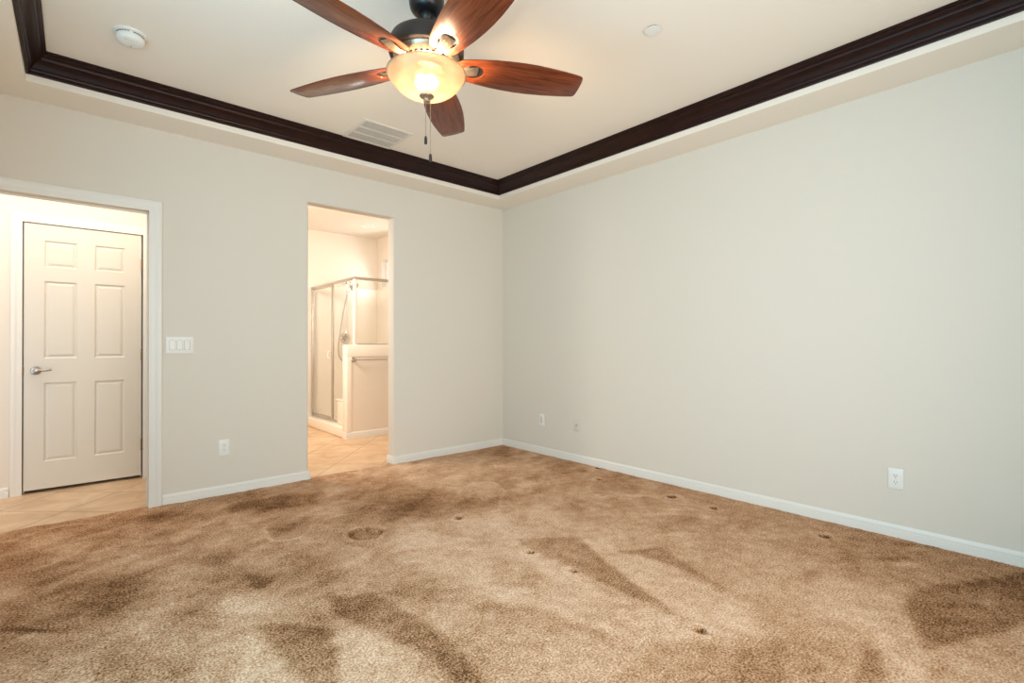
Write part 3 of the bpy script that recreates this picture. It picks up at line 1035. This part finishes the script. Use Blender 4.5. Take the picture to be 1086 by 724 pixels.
# bowl: a thin shell with a rolled rim
bm = new()
outer = [(0.034, 2.3335), (0.060, 2.3355), (0.088, 2.3435), (0.115, 2.357), (0.140, 2.376), (0.158, 2.395), (0.170, 2.411), (0.1755, 2.4195), (0.1775, 2.424), (0.184, 2.429), (0.1855, 2.434), (0.184, 2.439), (0.179, 2.441)]
inner = [(0.174, 2.438), (0.1735, 2.428), (0.167, 2.413), (0.155, 2.3985), (0.137, 2.380), (0.113, 2.3615), (0.087, 2.348), (0.060, 2.340), (0.034, 2.338)]
lathe(bm, L(outer + inner + [outer[0]]), 80)
obj('light_bowl', bm, M_bowl, fan, angle=60)
bm = new()
lathe(bm, L([(0, 2.342), (0.0335, 2.341), (0.035, 2.336), (0.033, 2.331), (0.024, 2.3265), (0.016, 2.3225), (0.0135, 2.318), (0.0155, 2.313), (0.0155, 2.309), (0.011, 2.304), (0.005, 2.301), (0, 2.3005)]), 36)
obj('finial', bm, M_pewter, fan)
bm = new()
lathe(bm, L([(0.0, 2.456), (0.006, 2.456), (0.006, 2.34), (0.0, 2.34)]), 12)
obj('bowl_stem', bm, M_pewter, fan)
# the two bulbs' sockets up under the housing
for sx_ in (-1, 1):
    bm = new()
    tube(bm, [(0.02 * sx_, 0, 2.457 + z0), (0.045 * sx_, 0.0, 2.434 + z0), (0.070 * sx_, 0, 2.424 + z0)], 0.014, 14)
    obj('lamp_socket', bm, M_white, fan)

PH, BPITCH = -0.4569, -0.2101
# half outline of the blade, r from the hub, t half width
EDGE = [(0.150, 0.052), (0.158, 0.059), (0.172, 0.065), (0.20, 0.072), (0.25, 0.0805), (0.31, 0.089), (0.38, 0.0955), (0.45, 0.0985), (0.52, 0.0975), (0.59, 0.0925), (0.66, 0.085), (0.72, 0.0765), (0.748, 0.071), (0.757, 0.0675), (0.7625, 0.061), (0.7655, 0.050), (0.768, 0.025)]
NOTCH = [(0.1405, 0.046), (0.136, 0.037), (0.136, 0.028), (0.141, 0.020), (0.150, 0.0165), (0.162, 0.0170), (0.176, 0.0215), (0.188, 0.0285), (0.200, 0.0345), (0.215, 0.0385), (0.231, 0.0390), (0.247, 0.0355), (0.260, 0.0275), (0.268, 0.016), (0.271, 0.0)]
one = list(reversed(NOTCH)) + EDGE + [(0.7685, 0.0)]
outline = one + [(r, -t) for r, t in reversed(one[1:-1])]
for k in range(5):
    a = PH + k * 2 * PI / 5
    bm = new()
    vs, nv = extrude_poly(bm, [(r, t, -0.003) for r, t in outline], (0, 0, 0.006))
    bmesh.ops.recalc_face_normals(bm, faces=bm.faces[:])
    es = [e for e in bm.edges if len(e.link_faces) == 2 and any(len(f.verts) > 6 for f in e.link_faces)]
    bmesh.ops.bevel(bm, geom=es, offset=0.0014, segments=2, affect='EDGES', profile=0.5)
    bmesh.ops.triangulate(bm, faces=[f for f in bm.faces if len(f.verts) > 6])
    bl = obj('blade', bm, M_blade, fan, angle=30)
    bl.matrix_local = Matrix.Translation((0, 0, FZ + z0)) @ Matrix.Rotation(a, 4, 'Z') @ Matrix.Rotation(BPITCH, 4, 'X')
    # blade iron: arm from the hub through the keyhole, with a plate on top
    bm = new()
    arm = smooth_path([(0.098, 0, 0.012), (0.130, 0, -0.003), (0.170, 0, -0.009), (0.205, 0, -0.005), (0.228, 0, 0.000), (0.243, 0, 0.004)], 5)
    n = len(arm)
    wid = [0.016 + 0.013 * smoothstep((i / (n - 1) - 0.25) / 0.4) for i in range(n)]
    tube(bm, arm, [float(w_) for w_ in wid], 14, flat=0.0045)
    for off in (-0.0135, -0.0045, 0.0045, 0.0135):
        rib = [(p.x, off * wid[i] / 0.029 * 1.25, p.z - 0.0042) for i, p in enumerate(arm)][2:-5]
        tube(bm, rib, 0.0026, 8)
    bo = [(0.200, 0.050), (0.215, 0.056), (0.285, 0.054), (0.335, 0.034), (0.345, 0.0)]
    bo = bo + [(r, -t) for r, t in reversed(bo[:-1])]
    obj('blade_iron', bm, M_pewter, bl, angle=40)
    bm = new()
    extrude_poly(bm, [(r, t, 0.0034) for r, t in bo], (0, 0, 0.004))
    obj('iron_plate', bm, M_bronze, bl, angle=40)

for nm, dx, dy, zt, zf in (('pull_chain', -0.001, 0.006, 2.304, 2.147), ('pull_chain', 0.014, -0.011, 2.335, 2.063)):
    bm = new()
    zc = zt
    while zc > zf:
        bmesh.ops.create_icosphere(bm, subdivisions=1, radius=0.0023, matrix=Matrix.Translation((dx, dy, zc + z0)))
        zc -= 0.0044
    if zf < 2.1:    # the longer chain has a joint
        lathe(bm, [(0, 0.008), (0.003, 0.006), (0.0036, 0), (0.003, -0.006), (0, -0.008)], 12, 'Z', (dx, dy, 2.235 + z0))
    pc = obj(nm, bm, M_pewter, fan)
    bm = new()
    lathe(bm, [(0, 0.004), (0.0035, 0.003), (0.0062, -0.003), (0.0072, -0.010), (0.0072, -0.030), (0.0062, -0.034), (0, -0.035)], 18, 'Z', (dx, dy, zf + z0))
    o = obj('pull_fob', bm, M_bronze, pc)
    o['label'] = 'dark bronze pull fob'
for dx_ in (-0.02, 0.02):
    point_light('fan_bulb', (FX + dx_ * r2.x, FY + dx_ * r2.y, 2.400), FAN_W, (1.0, 0.73, 0.46), 0.035)

# ------------------------------------------------------------------ ceiling fittings
sd = thing('smoke_detector', 'round white smoke detector on the ceiling at the left', 'smoke detector', (-3.522, -0.935, ZT))
bm = new()
lathe(bm, [(0, 0), (0.076, 0), (0.077, -0.004), (0.075, -0.010), (0.066, -0.0125), (0, -0.0125)], 56)
obj('base_plate', bm, M_white, sd)
bm = new()
lathe(bm, [(0, -0.010), (0.059, -0.010), (0.059, -0.019), (0.066, -0.022), (0.068, -0.036), (0.064, -0.046), (0.054, -0.053), (0.036, -0.0565), (0, -0.0575)], 56)
body = obj('detector_body', bm, M_white, sd)
bm = new()
for k in range(28):
    a = 2 * PI * k / 28
    if k % 7 == 0:
        continue
    tube(bm, [(0.0610 * math.cos(a - 0.07), 0.0610 * math.sin(a - 0.07), -0.0150), (0.0614 * math.cos(a + 0.07), 0.0614 * math.sin(a + 0.07), -0.0150)], 0.0016, 6)
obj('vent_slots', bm, M_slot, body)
bm = new()
lathe(bm, [(0, -0.046), (0.013, -0.046), (0.013, -0.0495), (0.011, -0.0505), (0, -0.0508)], 28, 'Z', (0.026, -0.014, -0.0085))
obj('test_button', bm, M_white, body)
bm = new()
lathe(bm, [(0, -0.046), (0.003, -0.046), (0.003, -0.0492), (0, -0.0498)], 12, 'Z', (0.004, 0.028, -0.009))
obj('indicator_light', bm, M_slot, body)
bm = new()
for k in range(7):
    x = -0.028 + 0.0085 * k
    box(bm, x, x + 0.0045, -0.041 + 0.001 * k, -0.0385 + 0.001 * k, -0.0555, -0.0538)
obj('sounder_slots', bm, M_slot, body)

dc = thing('sprinkler_cover', 'small flat white round cover plate on the ceiling right of the fan', 'cover plate', (-1.366, -2.884, ZT))
bm = new()
lathe(bm, [(0, 0), (0.038, 0), (0.038, -0.0055), (0.0, -0.0055)], 40)
obj('cup', bm, M_slot, dc)
bm = new()
lathe(bm, [(0, -0.0055), (0.043, -0.0055), (0.0445, -0.0065), (0.044, -0.0078), (0.030, -0.0088), (0, -0.0092)], 48)
obj('cover_disc', bm, M_white, dc)

VX0, VX1, VY0, VY1 = -2.092, -1.660, -0.822, -0.4045
vt = thing('air_vent', 'square cream slatted return air vent on the ceiling beside the crown', 'air vent', ((VX0 + VX1) / 2, (VY0 + VY1) / 2, ZT))
hw, hd = (VX1 - VX0) / 2, (VY1 - VY0) / 2
bm = new()
sweep(bm, [(-hw, -hd, 0), (hw, -hd, 0), (hw, hd, 0), (-hw, hd, 0)], [(0, 0), (0, -0.003), (0.006, -0.008), (0.014, -0.0085), (0.026, -0.006), (0.028, -0.003), (0.028, 0)], (0, 0, 1), closed=True)
fr = obj('frame', bm, M_vent, vt)
bm = new()
iw, idp = hw - 0.026, hd - 0.026
for k in (1, 2):
    yy = -idp + 2 * idp * k / 3
    box(bm, -iw, iw, yy - 0.006, yy + 0.006, -0.0075, -0.001, 0.001)
obj('divider_bar', bm, M_vent, fr)
bm = new()
box(bm, -iw, iw, -idp, idp, -0.0012, -0.0004)
obj('backing', bm, M_slot, vt)
for k in range(3):
    bm = new()
    ya = -idp + 2 * idp * k / 3 + 0.006
    yb = -idp + 2 * idp * (k + 1) / 3 - 0.006
    nl = 44
    for i in range(nl):
        x = -iw + (i + 0.5) * 2 * iw / nl
        p = [(x - 0.0022, ya, -0.0040), (x + 0.0018, ya, -0.0060), (x + 0.0026, ya, -0.0056), (x - 0.0014, ya, -0.0034)]
        extrude_poly(bm, p, (0, yb - ya, 0))
    obj('louver_grille', bm, M_vent, vt, smooth=False)

# ------------------------------------------------------------------ wall plates


def plate_part(w, h_, t, m, parent, name='cover_plate', hole=None):
    bm = new()
    box(bm, -w / 2, w / 2, -t, 0, -h_ / 2, h_ / 2, 0.0028, 3)
    return obj(name, bm, m, parent)


def outlet(loc, rz, label):
    t = thing('electrical_outlet', label, 'outlet', loc, rz, 'duplex outlets')
    plate_part(0.076, 0.124, 0.006, M_white, t)
    for s_ in (1, -1):
        bm = new()
        pts = []
        for i in range(28):
            a = 2 * PI * i / 28
            pts.append((0.0172 * math.cos(a), -0.005, max(-0.0135, min(0.0135, 0.0172 * math.sin(a))) + s_ * 0.0197))
        extrude_poly(bm, pts, (0, -0.0035, 0))
        rc = obj('receptacle', bm, M_white, t)
        bm = new()
        zc = s_ * 0.0197
        box(bm, -0.0078, -0.0052, -0.0089, -0.0080, zc - 0.001, zc + 0.0085)
        box(bm, 0.0052, 0.0078, -0.0089, -0.0080, zc - 0.0, zc + 0.0075)
        lathe(bm, [(0, -0.0080), (0.0027, -0.0080), (0.0027, -0.0089), (0, -0.0089)], 14, 'Y', (0, 0, zc - 0.0075))
        obj('slots', bm, M_slot, rc)
    bm = new()
    lathe(bm, [(0, -0.0055), (0.0030, -0.0055), (0.0026, -0.0070), (0, -0.0074)], 16, 'Y')
    obj('screw', bm, M_alu, t)
    return t


outlet((-2.872, 0, 0.367), 0, 'white duplex outlet low on the back wall left of the bathroom opening')
outlet((0, -3.695, 0.353), -PI / 2, 'white duplex outlet low on the right wall, the one nearest the viewer')

sw = thing('light_switch', 'white three rocker light switch beside the hall opening', 'light switch', (-3.165, 0, 1.170))
plate_part(0.172, 0.124, 0.006, M_white, sw)
for k, x in enumerate((-0.046, 0.0, 0.046)):
    bm = new()
    sweep(bm, [(x - 0.0175, -0.0062, -0.0345), (x + 0.0175, -0.0062, -0.0345), (x + 0.0175, -0.0062, 0.0345), (x - 0.0175, -0.0062, 0.0345)], [(0, 0.0), (0.0011, 0.0), (0.0011, 0.0004), (0, 0.0004)], (0, -1, 0), closed=True, side=-1)
    gp = obj('rocker_gap', bm, M_slot, sw)
    bm = new()
    tilt = 0.0035 if k < 2 else -0.0035
    p = [(x - 0.0162, -0.005, -0.033), (x - 0.0162, -0.0075 - max(tilt, 0), -0.033), (x - 0.0162, -0.0078, 0.0), (x - 0.0162, -0.0075 - max(-tilt, 0), 0.033), (x - 0.0162, -0.005, 0.033)]
    extrude_poly(bm, p, (0.0324, 0, 0))
    obj('rocker', bm, M_white, sw, angle=10)
for x in (-0.046, 0.0, 0.046):
    for zz in (-0.048, 0.048):
        bm = new()
        lathe(bm, [(0, -0.0055), (0.0026, -0.0055), (0.0022, -0.0066), (0, -0.0069)], 12, 'Y', (x, 0, zz))
        obj('screw', bm, M_alu, sw)

wp = thing('wall_plate', 'white rectangular wall plate low on the right wall nearest the room corner', 'wall plate', (0, -0.648, 0.366), -PI / 2)
plate_part(0.078, 0.124, 0.008, M_white, wp)
bm = new()
box(bm, -0.0165, 0.0165, -0.0095, -0.006, -0.033, 0.033, 0.001)
obj('center_insert', bm, M_cream, wp)
for zz in (-0.048, 0.048):
    bm = new()
    lathe(bm, [(0, -0.0075), (0.0026, -0.0075), (0.0022, -0.0086), (0, -0.0089)], 12, 'Y', (0, 0, zz))
    obj('screw', bm, M_alu, wp)

cj = thing('cable_jack', 'wall colored cable jack plate low on the right wall, second from the room corner', 'cable jack', (0, -1.142, 0.364), -PI / 2)
plate_part(0.074, 0.120, 0.0055, M_cream, cj)
bm = new()
lathe(bm, [(0, -0.005), (0.0075, -0.005), (0.0075, -0.008), (0.005, -0.008), (0.005, -0.0150), (0.0035, -0.0155), (0, -0.0155)], 6, 'Y', (0, 0, 0.004))
obj('jack_connector', bm, M_nickel, cj)
bm = new()
lathe(bm, [(0, -0.005), (0.0065, -0.005), (0.006, -0.0065), (0, -0.0068)], 18, 'Y', (0, 0, -0.022))
obj('blank_plug', bm, M_cream, cj)

# ------------------------------------------------------------------ bathroom
PX, PY = -1.22, 1.57            # near left corner of the half wall
bm = new()
box(bm, PX + 0.004, 0, PY, PY + 0.11, -0.03, 1.150)
hws = struct('wall_shower', bm, M_bath, 'half height wall in front of the shower', 'wall')
bm = new()
box(bm, PX - 0.002, -0.004, PY - 0.007, PY + 0.117, 1.012, 1.166, 0.010, 3)
obj('half_wall_cap', bm, M_fiber, hws)
bm = new()
box(bm, PX - 0.0015, PX + 0.066, PY - 0.0065, PY + 0.1165, 0.074, 1.02, 0.006, 3)
obj('corner_strip', bm, M_fiber, hws)
bm = new()
sweep(bm, [(0, PY, -0.012), (PX + 0.004, PY, -0.012), (PX + 0.004, PY + 0.11, -0.012)], [(a, b * 1.1) for a, b in BP], (0, 0, 1), side=1)
struct('baseboard_shower', bm, M_trim, 'white baseboard along the half wall of the shower', 'baseboard')

st = thing('shower_stall', 'molded cream shower stall with curb, corner seat and surround', 'shower stall', (-0.6, 2.4, -0.012))


def S(bm, x0, x1, y0, y1, zz0, zz1, bev=0.008):
    box(bm, x0 + 0.6, x1 + 0.6, y0 - 2.4, y1 - 2.4, zz0 + 0.012, zz1 + 0.012, bev, 3)


bm = new()
S(bm, PX, -1.07, PY + 0.118, 3.185, -0.012, 0.118, 0.012)
obj('curb', bm, M_fiber, st)
bm = new()
S(bm, -1.07, -0.004, PY + 0.118, 3.185, -0.012, 0.045, 0.004)
pan = obj('pan', bm, M_fiber, st)
bm = new()
lathe(bm, [(0, 0.0), (0.045, 0.0), (0.044, 0.004), (0, 0.005)], 28, 'Z', (0.05, 0.0, 0.057))
obj('drain', bm, M_chrome, pan)
bm = new()
S(bm, -1.155, -0.62, PY + 0.119, 2.03, 0.118, 0.435, 0.02)
seat = obj('corner_seat', bm, M_fiber, st)
bm = new()
S(bm, -1.165, -0.61, PY + 0.119, 2.045, 0.433, 0.452, 0.008)
obj('seat_lip', bm, M_fiber, seat)
bm = new()
S(bm, -1.16, -0.004, 3.165, 3.196, 0.03, 2.062, 0.006)
obj('back_panel', bm, M_fiber, st)
bm = new()
S(bm, -0.030, -0.003, PY + 0.118, 3.17, 0.03, 2.062, 0.006)
obj('side_panel', bm, M_fiber, st)
bm = new()
S(bm, PX - 0.002, -1.10, 3.10, 3.19, 0.10, 2.062, 0.008)
obj('door_side_flange', bm, M_fiber, st)

se = thing('shower_enclosure', 'metal framed clear glass shower enclosure on the curb and half wall', 'shower enclosure', (-1.10, 1.62, 0.118))


def F(bm, x0, x1, y0, y1, zz0, zz1, bev=0.003):
    box(bm, x0 + 1.10, x1 + 1.10, y0 - 1.62, y1 - 1.62, zz0 - 0.118, zz1 - 0.118, bev, 2)


RT = 2.030
bm = new()
F(bm, -1.115, -1.085, 1.60, 3.10, RT - 0.034, RT, 0.004)
F(bm, -1.115, -0.03, 1.585, 1.615, RT - 0.034, RT, 0.004)
obj('top_rail', bm, M_alu, se)
bm = new()
F(bm, -1.118, -1.076, 1.580, 1.622, 1.166, RT - 0.03, 0.006)
o = obj('corner_post', bm, M_fiber, se)
bm = new()
F(bm, -1.112, -1.088, 3.072, 3.10, 0.118, RT - 0.034)
obj('wall_jamb', bm, M_alu, se)
bm = new()
F(bm, -1.114, -1.086, 2.300, 2.322, 0.118, RT - 0.034)
obj('mullion', bm, M_alu, se)
bm = new()
F(bm, -1.112, -1.088, 2.04, 3.072, 0.118, 0.146)
obj('bottom_rail', bm, M_alu, se)
bm = new()
F(bm, -1.105, -0.03, 1.590, 1.610, 1.166, 1.184)
obj('sill_channel', bm, M_alu, se)
# hinged door: slim frame with its glass
bm = new()
y0_, y1_, za, zb = 2.326, 3.068, 0.152, RT - 0.040
F(bm, -1.109, -1.091, y0_, y0_ + 0.022, za, zb)
F(bm, -1.109, -1.091, y1_ - 0.022, y1_, za, zb)
F(bm, -1.109, -1.091, y0_ + 0.022, y1_ - 0.022, za, za + 0.022)
F(bm, -1.109, -1.091, y0_ + 0.022, y1_ - 0.022, zb - 0.022, zb)
dr = obj('glass_door', bm, M_alu, se)
bm = new()
F(bm, -1.103, -1.097, y0_ + 0.02, y1_ - 0.02, za + 0.02, zb - 0.02, 0)
o = obj('door_glass', bm, M_glass, dr)
bm = new()
tube(bm, smooth_path([(-0.009, 0.775, 0.86), (-0.030, 0.775, 0.87), (-0.034, 0.775, 0.89), (-0.034, 0.775, 0.93), (-0.030, 0.775, 0.95), (-0.009, 0.775, 0.96)], 5), 0.008, 10)
o = obj('door_handle', bm, M_white, dr)
bm = new()
F(bm, -1.103, -1.097, 1.622, 2.300, 0.146, RT - 0.034, 0)
o = obj('side_glass', bm, M_glass, se)
bm = new()
F(bm, -1.076, -0.03, 1.597, 1.603, 1.184, RT - 0.034, 0)
o = obj('front_glass', bm, M_glass, se)

sh = thing('hand_shower', 'chrome hand shower head on a looping metal hose inside the shower', 'hand shower', (-0.566, 3.165, 1.276))


def Q(x, y, z):
    return (x + 0.566, y - 3.165, z - 1.276)


bm = new()
tube(bm, smooth_path([Q(-0.545, 3.166, 2.150), Q(-0.545, 3.09, 2.165), Q(-0.545, 3.02, 2.135)], 5), 0.011, 12)
lathe(bm, [(0, 0), (0.032, 0), (0.030, -0.006), (0.014, -0.012), (0, -0.012)], 24, 'Y', Q(-0.545, 3.166, 2.150))
obj('shower_arm', bm, M_chrome, sh)
bm = new()
lathe(bm, [(0, 0.034), (0.018, 0.032), (0.032, 0.022), (0.066, 0.006), (0.074, -0.006), (0.073, -0.016), (0.066, -0.021), (0, -0.022)], 36)
bmesh.ops.rotate(bm, verts=bm.verts[:], cent=(0, 0, 0), matrix=Matrix.Rotation(math.radians(-48), 3, 'X') @ Matrix.Rotation(math.radians(-25), 3, 'Y'))
bmesh.ops.translate(bm, verts=bm.verts[:], vec=Q(-0.500, 2.985, 2.075))
hd_ = obj('shower_head', bm, M_nickel, sh)
bm = new()
tube(bm, smooth_path([Q(-0.545, 3.02, 2.125), Q(-0.56, 3.01, 2.04), Q(-0.585, 3.03, 1.95)], 5), [0.014] * 6 + [0.011] * 5, 12)
obj('head_grip', bm, M_chrome, hd_)
bm = new()
tube(bm, smooth_path([Q(-0.585, 3.03, 1.96), Q(-0.635, 3.06, 1.70), Q(-0.675, 3.08, 1.40), Q(-0.705, 3.09, 1.15), Q(-0.690, 3.10, 1.00), Q(-0.640, 3.11, 0.925), Q(-0.575, 3.12, 0.96), Q(-0.556, 3.13, 1.08), Q(-0.560, 3.14, 1.19)], 10), 0.0085, 10)
obj('hose', bm, M_nickel, sh)
bm = new()
tube(bm, [Q(-0.556, 3.13, 1.17), Q(-0.556, 3.13, 2.12)], 0.005, 10)
obj('slide_bar', bm, M_chrome, sh)
sv = thing('shower_valve', 'round chrome shower valve with lever on the shower back panel', 'shower valve', (-0.566, 3.165, 1.276))
bm = new()
lathe(bm, [(0, 0), (0.088, 0), (0.087, -0.006), (0.076, -0.012), (0.060, -0.013), (0.052, -0.010), (0, -0.010)], 44, 'Y')
obj('escutcheon', bm, M_chrome, sv)
bm = new()
lathe(bm, [(0, -0.010), (0.034, -0.010), (0.030, -0.040), (0.024, -0.055), (0, -0.058)], 28, 'Y')
kn = obj('knob', bm, M_nickel, sv)
bm = new()
tube(bm, [(0, -0.045, 0), (0.01, -0.05, -0.045), (0.016, -0.052, -0.085)], [0.011, 0.009, 0.007], 10)
obj('lever', bm, M_chrome, kn)

tb = thing('towel_bar', 'slim metal towel bar on the half wall of the shower', 'towel bar', (-0.80, PY, 0.978))
bm = new()
tube(bm, [(-0.33, -0.055, 0), (0.36, -0.055, 0)], 0.0075, 12)
obj('rail', bm, M_alu, tb)
for x in (-0.335, 0.365):
    bm = new()
    lathe(bm, [(0, 0), (0.027, 0), (0.027, -0.005), (0.022, -0.011), (0.012, -0.016), (0.010, -0.045), (0.016, -0.050), (0.017, -0.062), (0.010, -0.067), (0, -0.068)], 24, 'Y', (x, 0, 0))
    obj('bracket', bm, M_nickel, tb)

rl = thing('recessed_light', 'flat round recessed light trim on the bathroom ceiling', 'ceiling light', (-0.53, 2.43, ZT))
bm = new()
lathe(bm, [(0.070, 0), (0.098, 0), (0.100, -0.003), (0.096, -0.007), (0.074, -0.009), (0.070, -0.006), (0.070, 0)], 48)
obj('trim_ring', bm, M_white, rl)
bm = new()
lathe(bm, [(0, -0.0015), (0.070, -0.0015), (0.070, -0.004), (0.05, -0.0048), (0, -0.005)], 48)
obj('lens', bm, M_vent, rl)
